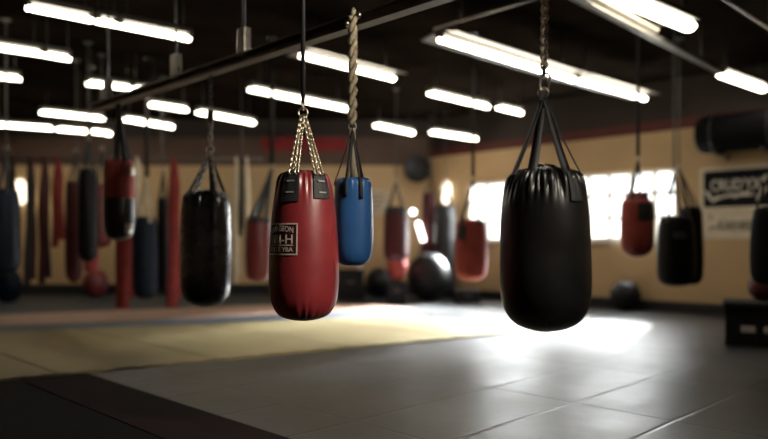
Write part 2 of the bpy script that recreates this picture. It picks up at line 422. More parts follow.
LT = [
 ((26, 7, 92, 20), 'lit ceiling tube at the upper left, first of the row of three'),
 ((96, 20.5, 116, 24.5), 'short lit ceiling tube in the middle of the upper left row'),
 ((119, 25, 190, 39), 'lit ceiling tube at the right end of the upper left row'),
 ((-45, 41, 42, 54), 'lit ceiling tube cut by the left frame edge below the topmost row'),
 ((44, 54.5, 70, 59), 'short lit ceiling tube right of the one cut by the left edge'),
 ((-40, 72, 21, 79), 'lit ceiling tube at the left frame edge, lower of the two cut ones'),
 ((86, 83, 131, 88), 'lit ceiling tube just above the left end of the steel beam'),
 ((133, 88.5, 157, 91), 'short lit ceiling tube touching the steel beam at the left'),
 ((40, 112, 104, 119), 'lit ceiling tube above the red and black bag, left of its straps'),
 ((-25, 123, 53, 128.5), 'farthest lit ceiling tube at the lower left frame edge'),
 ((57, 129, 87, 131.5), 'short far lit ceiling tube above the maroon bag'),
 ((91, 131, 111, 134), 'shortest far lit ceiling tube beside the red and black bag straps'),
 ((148, 104, 187, 110), 'lit ceiling tube just below the steel beam, left of a bag chain'),
 ((124, 119, 173, 127), 'lit ceiling tube right of the red and black bag straps'),
 ((197, 112, 254, 123), 'lit ceiling tube behind the chain of the left black bag'),
 ((249, 89, 347, 109), 'long lit ceiling tube behind the black strap of the big red bag'),
 ((375, 125, 413, 133), 'short far lit ceiling tube right of the blue bag rope'),
 ((429, 93, 488, 107), 'lit ceiling tube left of the big black bag straps'),
 ((498, 107.5, 521, 113), 'short lit ceiling tube close to the big black bag straps'),
]
for pxs, lb in LT: light(pxs, lb)
light((431, 132, 476, 139), 'far lit ceiling tube above the hanging red bag near the windows', z=3.25)
light((300, 55, 394, 79), 'long lit ceiling tube with reflector crossing behind the blue bag rope', wide=.24)
light((439, 39, 574, 80), 'longest lit ceiling tube, with wide reflector, behind the big black bag chain', wide=.26)
light((577, 80, 645, 99), 'lit ceiling tube with wide reflector right of the big black bag chain', wide=.26)
light((600, -10, 690, 27), 'broad bright ceiling tube at the top right', w=.15)
light((721, 74, 763, 89), 'lit ceiling tube at the right frame edge end of the metal trunking', w=.13)
light((575, -12, 655, 31), 'unlit tan ceiling tube beside the metal trunking', z=3.36, w=.10, lit=False, wide=.1)
# metal trunking rail and conduits
def rail(name, p, q, label, cat, w, h, m, drops=2):
    mid = (p + q) / 2; d = (q - p).normalized(); n = UP.cross(d); L = (q - p).length
    t = thing(name, label, cat, Vector((mid.x, mid.y, CEIL)))
    if w: MB().box(mid, (L, w, h), (d, n, UP)).build('channel', m, t, smooth=False, bevel=.004)
    else: MB().tube([p, q], h, 8).build('pipe', m, t)
    if w:
        for s in (-1, 1): MB().tube([p + n * s * w * .6 - UP * h * .5, q + n * s * w * .6 - UP * h * .5], .010, 8).build('edge_rail', MSTEEL, t)
    for k in range(drops):
        c = p + d * L * (k + .5) / drops
        MB().tube([c, Vector((c.x, c.y, CEIL))], .008, 6).build('hanger_rod', MDSTEEL, t)
rail('trunking', on_plane(540, -22, 3.3), on_plane(722, 72, 3.3), 'narrow metal lighting trunking running beside the unlit tan tube', 'trunking', .05, .05, MHOUSE, 3)
rail('conduit', on_plane(434, 29, 3.55), on_plane(560, -9, 3.55), 'thin metal conduit at the top centre meeting the longest tube', 'conduit', 0, .013, MSTEEL, 2)
rail('conduit', on_plane(690, -23, 3.5), on_plane(790, 42, 3.5), 'thin metal conduit in the top right corner', 'conduit', 0, .013, MSTEEL, 2)

# ------------------------------------------------------------------ punching bags
def interp(prof, y):
    for (y0, h0), (y1, h1) in zip(prof, prof[1:]):
        if y0 <= y <= y1: return h0 + (h1 - h0) * ((y - y0) / (y1 - y0) if y1 > y0 else 0)
    return prof[-1][1]
def smooth_prof(prof, n):
    """Catmull-Rom through the outline, parametrised by chord length"""
    P = [Vector((a, b)) for a, b in prof]; d = [0]
    for a, b in zip(P, P[1:]): d.append(d[-1] + (b - a).length)
    out = []
    for k in range(n + 1):
        u = d[-1] * k / n; i = 0
        while i < len(P) - 2 and d[i + 1] < u: i += 1
        t = (u - d[i]) / max(1e-9, d[i + 1] - d[i])
        p0, p1, p2, p3 = P[max(0, i - 1)], P[i], P[i + 1], P[min(len(P) - 1, i + 2)]
        q = .5 * ((2 * p1) + (p2 - p0) * t + (2 * p0 - 5 * p1 + 4 * p2 - p3) * t * t + (3 * p1 - p0 - 3 * p2 + p3) * t ** 3)
        out.append((q.x, max(0, q.y)))
    return out
GENERIC = [(0, 0), (.006, .45), (.02, .74), (.05, .84), (.12, .91), (.25, .96), (.5, 1), (.75, 1), (.88, .95), (.94, .83), (.975, .6), (.993, .3), (1, 0)]
class Bag:
    def __init__(s, name, label, cx, Y, prof, group=None, tw=.004, bw=.002, seg=96, rings=70, seed=1, cat='punching bag', lean=(0, 0)):
        s.Y = Y; s.x = sc(cx, Y); s.k = Y / F
        if not isinstance(prof, list):
            y0, y1, hw = prof; prof = [(y0 + a * (y1 - y0), hw * b) for a, b in GENERIC]
        s.prof = prof; s.y0, s.y1 = prof[0][0], prof[-1][0]
        s.ztop, s.zbot = zz(s.y0, Y), zz(s.y1, Y)
        s.t = thing(name, label, cat, (s.x, Y, s.zbot), group); s.seg = seg; s.rings = rings
        rnd = random.Random(seed); s.tw = tw; s.bw = bw
        s.wv = [(rnd.randint(9, 42), rnd.random() * 6.28, .5 + rnd.random()) for _ in range(7)]
        s.lump = [(rnd.randint(2, 5), rnd.random() * 6.28, rnd.random() * 9) for _ in range(4)]
    def wr(s, th, z):
        f = sum(a * math.sin(n * th + p + .9 * math.sin(3 * th + p)) for n, p, a in s.wv) / 4
        f = f - .35 * abs(f)
        dt = (s.ztop - z); db = (z - s.zbot); H = s.ztop - s.zbot
        w = s.tw * f * math.exp(-((dt - .03 * H) / (.11 * H)) ** 2) + s.bw * f * math.exp(-(db / (.10 * H)) ** 2)
        w += .0022 * sum(math.sin(n * th + p + q * z) for n, p, q in s.lump) / 2
        return w
    def surf(s, th, z, off=0, raw=None):
        py = HZ + (EYE - z) / s.k
        r = (interp(s.prof, py) if raw is None else raw) * s.k
        r = max(0, r + s.wr(th, z) * min(1, r / .06)) + off
        return Vector((s.x + r * math.sin(th), s.Y - r * math.cos(th), z))
    def body(s, m, name='body', split=None):
        pr = smooth_prof(s.prof, s.rings)
        def part(p, nm, mm):
            b = MB(); rows = []
            for y, hw in p:
                z = zz(y, s.Y); rows.append([s.surf(2 * PI * j / s.seg, z, raw=hw) for j in range(s.seg)])
            b.grid(rows[::-1], cu=True); return b.build(nm, mm, s.t)
        if split is None: return part(pr, name, m)
        part([q for q in pr if q[0] <= split[0] + 2], name, m)
        part([q for q in pr if q[0] >= split[0]], split[2], split[1])
    def patch(s, name, th, wth, ya, yb, m, off=.004, thick=.005, parent=None, n=8):
        b = MB(); ra, rb = [], []
        for i in range(n + 1):
            z = zz(ya + (yb - ya) * i / n, s.Y)
            ra.append([s.surf(th - wth + 2 * wth * j / n, z, off) for j in range(n + 1)])
            rb.append([s.surf(th - wth + 2 * wth * j / n, z, off + thick) for j in range(n + 1)])
        o = len(b.v); b.grid(rb[::-1]); b.grid(ra)
        for i in range(n):
            pass
        # close rim
        for (A, B) in ((ra[0], rb[0]), (rb[-1], ra[-1])): b.grid([A, B])
        b.grid([[r[0] for r in rb], [r[0] for r in ra]]); b.grid([[r[-1] for r in ra], [r[-1] for r in rb]])
        return b.build(name, m, parent or s.t)
    def band(s, name, ya, yb, m, off=.003):
        b = MB(); rows = []
        for i in range(7):
            z = zz(ya + (yb - ya) * i / 6, s.Y); rows.append([s.surf(2 * PI * j / 64, z, off if 0 < i < 6 else off - .003) for j in range(64)])
        b.grid(rows[::-1], cu=True); return b.build(name, m, s.t)
    def rim(s, th, y, off=.004): return s.surf(th, zz(y, s.Y), off)
    def strap(s, apex, th, y, w, m, tail=0, name='strap', th0=None):
        p1 = s.rim(th, y, .006); tang = Vector((math.cos(th), math.sin(th), 0))
        path, wid = [], []
        side = tang if th0 is None else th0
        for i in range(9):
            u = i / 8; p = lerp(apex, p1, u) ; p = p + Vector((0, 0, -.012 * math.sin(PI * u)))
            path.append(p); wid.append((side * (1 - u) + tang * u).normalized() * (w / 2) * (.62 + .38 * u))
        for i in range(1, 6):
            if tail: path.append(s.surf(th, zz(y + tail * i / 5, s.Y), .007)); wid.append(tang * w / 2)
        return MB().ribbon(path, wid, .006).build(name, m, s.t)
    def chains(s, apex, th, y, m, L=.035, W=.022, r=.004, name='chain'):
        return MB().chain(apex, s.rim(th, y, .008), L, W, r).build(name, m, s.t)
    def hang(s, apex, ztop, kind, m, r=.008, name=None):
        top = Vector((apex.x, apex.y, ztop))
        if kind == 'chain': MB().chain(apex, top, .05, .03, r * .6).build(name or 'hanging_chain', m, s.t)
        elif kind == 'strap': MB().ribbon([apex, lerp(apex, top, .5), top], Vector((r, 0, 0)), .006).build(name or 'hanging_strap', m, s.t)
        elif kind == 'rope': s.rope(apex, top, r, m)
        if ztop > 3.5:
            MB().tube([top - UP * .05 + Vector((.03 * math.sin(a), 0, .03 - .03 * math.cos(a))) for a in [PI * 2 * k / 12 for k in range(12)]], .006, 6, closed=True).build('ceiling_hook', MDSTEEL, s.t)
            MB().box(top - UP * .006, (.1, .1, .012)).build('ceiling_plate', MDSTEEL, s.t, smooth=False)
    def rope(s, a, b, r, m, name='rope', strands=3, twist=55):
        d = (b - a); L = d.length; d.normalize(); e = d.orthogonal().normalized(); f = d.cross(e); n = max(20, int(L / .01)); g = MB()
        for q in [2 * PI * k / strands for k in range(strands)]:
            g.tube([a + d * (L * i / n) + (e * math.cos(q + L * i / n * twist) + f * math.sin(q + L * i / n * twist)) * r * .5 for i in range(n + 1)], r * .55, 6)
        return g.build(name, m, s.t)
    def ring(s, c, R, r, m, name='ring', ax=Vector((1, 0, 0))):
        return MB().tube([c + ax * (R * math.cos(a)) + UP * (R * math.sin(a)) for a in [2 * PI * k / 20 for k in range(20)]], r, 8, closed=True).build(name, m, s.t)

# --- the big black bag
bg = beam_pt(545)
B = Bag('punching_bag', 'big black leather punching bag in focus on webbing straps, right of centre', 545, bg.y,
        [(168.5, 0), (167.5, 6), (168, 14), (169.5, 22), (172, 29.5), (176, 34), (183, 37.6), (195, 40.8), (210, 43), (235, 44.4), (265, 45), (288, 44.6), (304, 42.6), (315, 38), (323, 31), (328, 21), (330.6, 10), (331.2, 0)],
        tw=.019, bw=.002, seg=240, rings=170, seed=11)
B.body(MBLACK)
ap = at(543.5, 95, bg.y)
for th, y, tl_ in ((-.66, 172.5, 3), (.46, 172, 5), (-1.3, 174.5, 2), (1.3, 174.5, 2)):
    B.strap(ap, th, y, .050, MWEB, tl_)
pt = B.patch('label_tab', .54, .19, 176, 203, MWEB, .006, .006)
MB().sphere(B.surf(.52, zz(181, bg.y), .014), .006, 12, 8).build('rivet', MSTEEL, B.t)
for th in (2.9,): B.patch('label_tab', th, .19, 176, 200, MWEB, .006, .006)
rnd = random.Random(3); cp = Vector((B.x - .01, B.Y, zz(169.5, B.Y)))
MB().sphere(cp, .075, 64, 24, (1, 1, .30), lambda th, ph: 1 + .13 * math.sin(7 * th + 2) + .09 * math.sin(13 * th + ph * 3) + .07 * math.sin(5 * ph + 4 * th)).build('gathered_top', MBLACK, B.t)
g = MB()
for k in range(5): g.box(ap + Vector(((k - 2) * .004, -.012 + .005 * k, -.005)), (.03, .008, .05))
g.build('strap_bundle', MWEB, B.t, smooth=False, bevel=.003)
B.ring(ap + UP * .012, .024, .005, MSTEEL, 'ring')
cb = at(545, 82, bg.y)
MB().link(cb, UP + Vector((.15, 0, 0)), Vector((1, 0, 0)), .085, .042, .0055, 18, 8).build('carabiner', MSTEEL, B.t)
MB().link(at(544, 71, bg.y), UP, Vector((0, 1, 0)), .05, .032, .006, 18, 8).build('swivel', MDSTEEL, B.t)
MB().chain(at(544, 68, bg.y), bg + Vector((0, 0, .0)), .036, .034, .0062, 16, 7).build('hanging_chain', MCHAIND, B.t)

# --- the big red bag
bg = at(303, 50, 4.0)
A = Bag('punching_bag', 'big red leather punching bag with a square printed logo, hanging on brassy chains', 304, bg.y,
        [(170.5, 0), (170.3, 6), (171, 12), (173, 19), (175.5, 23.5), (181, 26.3), (190, 28.2), (205, 30.6), (225, 32.6), (250, 34.2), (275, 34.8), (290, 34.4), (301, 32.6), (309, 29), (315, 23.5), (318.5, 15), (320.2, 7), (320.6, 0)],
        tw=.006, bw=.005, seg=180, rings=130, seed=5)
A.body(MRED)
tc = .114
ap = at(303, 116, bg.y)
for th in (-.46 + tc, .62 + tc, 2.6, -2.6):
    A.patch('strap_anchor', th, .30, 173.2, 203 if th < .3 else 200, MWEB, .004, .006)
    for y in (183, 194): 
        c = A.surf(th, zz(y, bg.y), .013); tg = Vector((math.cos(th), math.sin(th), 0))
        MB().box(c, (.045, .004, .008), (tg, UP.cross(tg), UP)).build('stitching', MTHREAD, A.t, smooth=False)
for th, nm in ((-.52 + tc, 0), (-.30 + tc, 0), (.50 + tc, 0), (.74 + tc, 0)):
    MB().chain(ap + Vector((math.sin(th) * .01, 0, 0)), A.surf(th, zz(175.5, bg.y), .012), .030, .026, .0058, 14, 6).build('chain', MCHAINY, A.t)
for th in (2.6, -2.6): MB().chain(ap, A.surf(th, zz(175.5, bg.y), .008), .040, .026, .0052, 12, 5).build('chain', MCHAINY, A.t)
A.ring(ap + UP * .02, .026, .005, MCHAINY, 'ring'); A.ring(ap + UP * .055, .02, .005, MCHAINY, 'ring', Vector((0, 1, 0)))
A.hang(ap + UP * .07, CEIL, 'strap', MWEB, .012)
# printed logo: ground, frame and lettering wrapped on the leather
ya, yb = 224, 254.5; th0, th1 = -1.22 + tc, -.175 + tc
lg = A.patch('printed_logo', (th0 + th1) / 2, (th1 - th0) / 2, ya, yb, MLOGOBG, .0015, .001, n=24)
def arc_bar(nm, ta, tb, y0, y1):
    b = MB(); n = 20
    rows = [[A.surf(ta + (tb - ta) * j / n, zz(y, bg.y), .0055) for j in range(n + 1)] for y in (y1, y0)]
    b.grid(rows); b.build(nm, MLOGO, lg)
arc_bar('logo_border', th0, th1, ya, ya + 1.3); arc_bar('logo_border', th0, th1, yb - 1.3, yb)
arc_bar('logo_border', th0, th0 + .04, ya, yb); arc_bar('logo_border', th1 - .04, th1, ya, yb)
def arc_text(body, ta, tb, y0, y1, arch=0):
    zb, zt = zz(y1, bg.y), zz(y0, bg.y); vs, fs = text_shape(body, 1, 1); b = MB()
    b.add([A.surf(ta + (tb - ta) * x, zb + (zt - zb) * y + arch * (1 - (2 * x - 1) ** 2), .0055 + .0008 * z) for x, y, z in vs], fs)
    b.build('logo_lettering', MLOGO, lg, smooth=False)
arc_text('BANSEON', th0 + .12, th1 - .13, 228, 233.5, .010)
arc_text('IBI-H', th0 + .16, th1 - .14, 235, 243.5)
arc_bar('logo_border', th0 + .12, th1 - .13, 244.6, 245.6)
arc_text('EATE YBA', th0 + .12, th1 - .13, 247, 251.3)

# --- the blue bag on the rope
bg = beam_pt(353); bY = bg.y - .12
Q = Bag('punching_bag', 'bright blue punching bag on a thick pale rope, behind the big red bag', 353.5, bY,
        [(179, 0), (178, 8), (178.5, 14), (181, 17.5), (188, 18.8), (205, 19.4), (230, 19.7), (248, 19.3), (257, 17.5), (262.5, 14), (265.3, 8), (266, 0)],
        tw=.004, seg=96, rings=80, seed=21)
Q.body(MBLUE)
ap = at(352.5, 128, bY)
for th, y, tl_ in ((-.35, 180, 18), (.42, 180, 20), (-1.5, 181, 5), (2.6, 181, 5)): Q.strap(ap, th, y, .020, MWEB, tl_)
MB().ribbon([ap, lerp(ap, at(353, 179, bY), .5), at(353, 179, bY)], Vector((.018, 0, 0)), .012).build('webbing_loop', MWEBT, Q.t)
Q.ring(ap + UP * .01, .022, .005, MSTEEL, 'ring')
tp = Vector((ap.x + .004, bY, zz(16, bY)))
Q.rope(ap + UP * .02, tp, .030, MROPE, strands=2, twist=42)
g = MB().tube([tp, tp + Vector((0, .05, .055)), tp + Vector((0, .12, .075)), tp + Vector((.0, .30, .07)), tp + Vector((0, .345, -.0)), tp + Vector((0, .345, -.16))], .014, 8); g.build('rope_turn', MROPE, Q.t)
for q in ((359, 15), (347, 23.5)):
    c = at(q[0], q[1], bY - .012); MB().tube([c + Vector((0, -.012, 0)), c + Vector((0, .03, 0))], .014, 12).build('bolt', MSTEEL, Q.t)

# --- the black bag at the left
bg = beam_pt(210)
D = Bag('punching_bag', 'black leather punching bag with a bright right edge, left of the big red bag', 206, bg.y,
        [(191, 0), (190, 7), (191, 15), (193, 20), (198, 22.6), (210, 24), (235, 25), (265, 25.2), (285, 24.6), (296, 22), (302, 17), (306, 9), (307.3, 0)], tw=.008, seg=110, rings=90, seed=8)
D.body(MBLACKG); ap = at(210, 152, bg.y)
for th in (-.75, .55, 2.3, -2.3): D.strap(ap, th, 194.5, .046, MWEB, 4)
for th in (.8, -.3): MB().chain(ap, D.surf(th, zz(194, bg.y), .008), .045, .028, .0055).build('chain', MSTEEL, D.t)
D.ring(ap + UP * .02, .03, .006, MSTEEL)
MB().chain(ap + UP * .05, at(210.5, 122, bg.y), .06, .036, .007).build('chain', MSTEEL, D.t)
g = MB().box(at(210.5, 117, bg.y), (.05, .04, .10)); g.build('swivel', MDSTEEL, D.t, smooth=False, bevel=.01)
MB().chain(at(210.5, 112, bg.y), Vector((sc(210.5, bg.y), bg.y, BZ)), .05, .03, .005).build('hanging_chain', MDSTEEL, D.t)

# --- the red and black bag at the beam's left end
bg = beam_pt(119)
E = Bag('punching_bag', 'small punching bag with red upper half and black lower half on black straps', 119.5, bg.y,
        [(158, 0), (157.5, 5), (159, 10), (162, 13), (170, 14.2), (190, 14.5), (215, 14.8), (230, 14), (237, 11), (240, 6), (241, 0)], seg=72, rings=60, seed=9)
E.body(MREDB, split=(197, MBLACK, 'lower_body'))
E.band('cuff', 194, 198, MREDB, .006)
ap = at(119, 108, bg.y)
for th in (-.9, .9, .1, 2.6): E.strap(ap, th, 159, .06, MWEB, 3)
MB().ribbon([ap, Vector((bg.x, bg.y, BZ))], Vector((.03, 0, 0)), .02).build('hanging_strap', MWEB, E.t)
E.patch('buckle_gleam', 1.25, .22, 168, 176, MSTEEL, .01, .012); E.patch('buckle_gleam', 1.0, .3, 224, 233, MSTEEL, .006, .008)  # upper patch is metal fitting, lower steel patch put in for the white gleam

# --- farther bags hanging from the ceiling
def far_bag(label, cx, Y, prof, m, apex, sm=MWEB, sw=.035, hk='chain', ths=(-.8, .8, 2.4, -2.4), seed=3, hm=MDSTEEL, r=.008, ty=None, **kw):
    b = Bag('punching_bag', label, cx, Y, prof, seg=56, rings=44, seed=seed, **kw)
    b.body(m); a = at(apex[0], apex[1], Y)
    for th in ths: b.strap(a, th, b.y0 + (ty or 2.6), sw, sm, 4)
    b.ring(a + UP * .02, .03, .006, MSTEEL)
    b.hang(a + UP * .04, CEIL, hk, hm, r)
    return b
b = far_bag('red punching bag with a black square patch, hanging in front of the right window', 637, 8.0,
        [(193, 0), (192, 6), (193.5, 9.5), (198, 11), (202, 14.6), (212, 15.6), (235, 16), (246, 15.3), (252, 12.5), (256, 7), (257.5, 0)], MREDB, (638, 160), ths=(-.75, .75, 2.5, -2.5), hk='strap', hm=MWEB, r=.018, sw=.03)
b.patch('black_patch', .34, .62, 204, 221, MWEB, .004, .006)
b.band('collar', 195, 199.5, MREDD, .006)
b = far_bag('black punching bag right of the window, in front of a slimmer black one', 676, 8.4, (216, 286.5, 18.3), MBLACKF, (674, 172), ths=(-.9, .75, 2.4, -2.4), seed=4)
b.patch('label_tab', -.2, .35, 232, 239, MGREY, .004, .004)
b = far_bag('slimmer black punching bag half hidden behind another black bag, beside the posters', 691, 9.4, (206, 285, 11.5), MBLACKF, (679, 168), ths=(-.7, .6, 2.4), seed=6)
b = far_bag('red punching bag hanging left of the big black bag, by the left window', 471, 9.2, (219, 281, 16.2), MREDB, (473, 180), ths=(-.8, .5, 2.4, -2.4), seed=12, hk='strap', hm=MWEB, r=.02, sw=.04)
b.patch('black_patch', -.75, .3, 226, 240, MWEB, .004, .006)
b = far_bag('red punching bag on black slanting straps, just left of the big red bag', 259, 9.4, (216, 282, 13.5), MREDD, (272, 168), ths=(-.9, .8, -2.3, .1), seed=13, hk='strap', hm=MWEB, r=.03, sw=.07)
b.band('collar', 217.5, 223, MWEB, .004)
b = far_bag('dark maroon punching bag with black top at the back, right of the blue bag', 396, 12.5, (206, 262, 12.5), MMAROON, (396, 182), seed=14, sw=.06)
b.band('collar', 207, 214, MWEB, .004)
b = far_bag('black punching bag cut by the right frame edge, hanging above the black bench', 779, 6.6, (206, 287, 26), MCANV, (776, 150), seed=15, sw=.05)
b = far_bag('dark grey punching bag cut by the left frame edge', 2, 8.6, (188, 275, 17), MNAVY, (6, 150), seed=16, sw=.05)
b = far_bag('long dark maroon punching bag left of the plain black one at the far left', 74, 10.5, (180, 283, 8.5), MMAROON, (76, 152), seed=17)
b = far_bag('slim black punching bag between the maroon bag and the red and black bag', 88, 9.6, (168, 262, 9.5), MBLACKF, (88, 140), seed=18, sw=.05)
b = far_bag('dark red punching bag half hidden behind the red and black bag', 101, 10.2, (183, 248, 10), MREDD, (102, 150), seed=19)
b = far_bag('navy punching bag with pale straps, just left of a long red wrap', 145, 10.4, (216, 299, 12.3), MNAVY, (147, 180), seed=20, sm=MWEBT, sw=.05, hk='strap', hm=MWEB, r=.03)
b = far_bag('narrow dark grey punching bag between the navy bag and the long red wrap', 163, 11.6, (197, 293, 6.2), MBLACKF, (163, 170), seed=22)
b = far_bag('tall dark grey punching bag at the back, left of the window', 445, 14.75, (204, 292.5, 11.5), MGREY, (445, 180), seed=24, hk='chain')
b = far_bag('tall dark brown punching bag next to the tall grey one at the back', 429, 15.2, (192, 290, 7.5), MMAROON, (431, 172), seed=25)

b = far_bag('small round dull red bag hanging above the red ball at the left', 91.5, 10.9, (243, 273, 7), MREDB, (91, 232), ths=(-.8, .8, 2.4), seed=31, hk='strap', hm=MWEB, r=.012, sw=.02, ty=1.5)
# ------------------------------------------------------------------ rail with hanging hand wraps
RY = 11.2; RZ = zz(159, RY)
x0, x1 = sc(-14, RY), sc(262, RY)
rl = thing('wrap_rail', 'thin dark rail hung across the left side, with wraps looped over it', 'rail', ((x0 + x1) / 2, RY, RZ))
MB().tube([(x0, RY, RZ), (x1, RY, RZ)], .02, 10).build('bar', MDSTEEL, rl)
for k in range(4):
    x = x0 + (x1 - x0) * (k + .15) / 3.4
    MB().tube([(x, RY, RZ), (x, RY, CEIL)], .010, 6).build('hanger_rod', MDSTEEL, rl)
def wrap(px, yb, wpx, m, label, seed, yb2=None, mt=None):
    rnd = random.Random(seed); x = sc(px, RY); w = wpx * RY / F
    t = thing('hand_wrap', label, 'hand wrap', (x, RY, zz(yb, RY)), 'hand wraps on the rail')
    for sgn, ybt, mm in ((-1, yb, m), (1, yb2 or yb - 6 - rnd.random() * 8, mt or m)):
        path, wid = [], []; zb = zz(ybt, RY)
        n = 26; ph = rnd.random() * 6; am = rnd.random() * .02
        for i in range(n + 1):
            u = i / n; z = RZ + .0 + (zb - RZ) * u
            y = RY + sgn * (.030 + .03 * u) + .01 * math.sin(ph + u * 9) * min(1, u * 4) + sgn * .002
            path.append(Vector((x + am * math.sin(ph + u * 5) + sgn * w * .10 * u, y, z)))
            tw = .35 * math.sin(ph + u * 4) * min(1, u * 4)
            s = (.35 + .65 * min(1, u * 5)) * (1 + .1 * math.sin(ph * 2 + u * 11))
            wid.append(Vector((math.cos(tw), math.sin(tw), 0)) * w / 2 * s)
        MB().ribbon(path, wid, .014).build('tail', mm, t)
    lp = [Vector((x, RY - (.030) * math.cos(a), RZ + .030 * math.sin(a))) for a in [PI * k / 8 for k in range(9)]]
    MB().ribbon(lp, Vector((w * .2, 0, 0)), .012).build('loop', m, t)
wrap(12, 248, 4.5, MCLOTHK, 'short black wrap left of the glowing wall lamp', 1)
wrap(30.5, 285, 7, MCLOTHK, 'long black wrap with a maroon tail right of the glowing wall lamp', 2, 280, MCLOTHM)
wrap(44.5, 283, 8, MCLOTHM, 'long dark maroon wrap left of the short red one', 3, 278, MCLOTHK)
wrap(58, 247, 8, MCLOTHR, 'short red wrap left of the long maroon bag', 4, 240)
wrap(124.5, 308, 14, MCLOTHR, 'broad long red wrap hanging below the red and black bag', 5, 297)
wrap(174.5, 307, 10.5, MCLOTHR, 'long red wrap just left of the left black bag', 6, 298)
wrap(236, 284, 6, MCLOTHW, 'cream wrap just right of the left black bag', 7)
wrap(241.5, 236, 3.5, MCLOTHK, 'thin black wrap between two cream ones', 8)
wrap(247, 270, 5, MCLOTHW, 'cream wrap next to the red bag with slanting straps', 9)
wrap(137, 222, 5, MCLOTHW, 'short cream wrap left of the navy bag straps', 10)

# ------------------------------------------------------------------ things on the floor and walls at the back
def ball(px, yb, hw, label, m, sq=1.0, name='exercise_ball', cat='ball', seam=True, dY=0, top=None, z0=0):
    Y = F * EYE / (yb - HZ) if z0 == 0 else dY
    r = hw * Y / F; c = Vector((sc(px, Y), Y, z0 + r * sq))
    t = thing(name, label, cat, (c.x, c.y, z0))
    MB().sphere(c, r, 48, 30, (1, 1, sq)).build('ball', m, t)
    if seam:
        for tilt in (.25, .62):
            a = Vector((math.cos(tilt), -math.sin(tilt), 0)); q = Vector((0, 0, sq))
            MB().tube([c + (a * math.cos(u) + q * math.sin(u)) * (r * .998) for u in [2 * PI * k / 48 for k in range(48)]], .006, 6, closed=True).build('seam', m, t)
    MB().tube([c + Vector((.1 * r, -.2 * r, r * sq * .965)), c + Vector((.1 * r, -.2 * r, r * sq * 1.0))], .02, 10).build('valve', m, t)
    return t, c, r
ball(625.5, 310, 14.6, 'black ball on the floor against the tan wall below the right window', MRUB)
ball(429, 301, 21.5, 'largest black ball, on the floor at the back beside the tall grey bag', MRUB, 1.12)
ball(379, 297.6, 14, 'black ball on the floor just right of the blue bag', MRUB, 1.06)
ball(96, 297.4, 12.5, 'dull red ball on the floor below the dark red bag at the left', MREDD, 1.15)
ball(8, 303, 13.5, 'dark navy ball on the floor at the left frame edge', MNAVY, 1.3)
t, c, r = ball(397, 300, 10, 'smaller red ball resting on the black crate at the back', MREDB, 1.7, seam=False, dY=13.4, z0=.415)
def crate(px, Y, wpx, h, dep, label, name='crate', m=MWOODK):
    x = sc(px, Y); w = wpx * Y / F
    t = thing(name, label, 'box', (x, Y, 0))
    MB().box((x, Y, h * .46), (w, dep, h * .92)).build('body', m, t, smooth=False, bevel=.015)
    MB().box((x, Y, h * .96), (w * 1.03, dep * 1.04, h * .08)).build('lid', m, t, smooth=False, bevel=.01)
    MB().box((x, Y - dep / 2 - .006, h * .6), (w * .3, .014, .05)).build('handle', MDSTEEL, t, smooth=False, bevel=.005)
crate(397, 13.4, 19, .41, .34, 'low black crate under the smaller red ball')
crate(351, 14.2, 26, .62, .5, 'black crate on the floor below the blue bag')
crate(467, 13.6, 24, .24, .4, 'low black box on the floor under the red bag by the left window')
# white bottle on the crate
bp = Vector((sc(360, 14.1), 14.05, .62))
t = thing('water_bottle', 'white bottle standing on the black crate right of the blue bag', 'bottle', bp)
def lathe(c, prof, seg=20):
    return MB().grid([[Vector((c.x + r * math.cos(2 * PI * j / seg), c.y + r * math.sin(2 * PI * j / seg), c.z + h)) for j in range(seg)] for h, r in prof], cu=True)
MWHT = mat('white_plastic', (.75, .75, .73), .35, var=.05)
lathe(bp, [(0, 0), (0, .045), (.17, .045), (.20, .03), (.205, .0)]).build('body', MWHT, t); lathe(bp, [(.20, 0), (.20, .026), (.24, .026), (.245, 0)]).build('cap', MWHT, t)
# round speaker and rolled mat high on the walls
c = Vector((sc(417.5, 15.3), 15.3, zz(169, 15.3)))
t = thing('loudspeaker', 'round black loudspeaker mounted high on the back wall below the short far tube', 'speaker', (c.x, 15.6, c.z))
def ydisc(c, prof, seg=36):
    return MB().grid([[Vector((c.x + r * math.cos(2 * PI * j / seg), c.y + d, c.z + r * math.sin(2 * PI * j / seg))) for j in range(seg)] for d, r in prof], cu=True)
ydisc(c, [(.22, 0), (.22, .2), (.05, .29), (-.04, .30), (-.06, .28), (-.03, .26), (-.02, 0)]).build('cabinet', MRUB, t)
ydisc(c, [(-.03, .25), (.0, .12), (-.005, .08), (-.02, .0)]).build('cone', MBASE, t)
MB().box(c + Vector((0, .26, 0)), (.1, .12, .1)).build('bracket', MDSTEEL, t, smooth=False)
t0, t1 = wall_t(694)[0] + .2, wall_t(800)[0]; zc = 2.85; rr = .30
c = wp((t0 + t1) / 2, zc, .34)
t = thing('rolled_mat', 'thick black rolled mat stored on brackets high on the wall above the posters', 'mat', (c.x, c.y, zc - rr))
rows = []
for e, f in ((0, .0), (0, .55), (.02, .86), (.07, .98), (.15, 1), (.85, 1), (.93, .98), (.98, .86), (1, .55), (1, 0)):
    q = wp(lerp(t0, t1, e), zc, .34); rows.append([q + (NR * math.cos(a) + UP * math.sin(a)) * rr * f for a in [2 * PI * k / 32 for k in range(32)]])
MB().grid(rows, cu=True).build('roll', MCANV, t)
for e in (.2, .8):
    q = wp(lerp(t0, t1, e), zc, .34)
    MB().tube([q + (NR * math.cos(a) + UP * math.sin(a)) * (rr + .004) for a in [2 * PI * k / 32 for k in range(32)]], .012, 6, closed=True).build('tie_strap', MWEB, t)
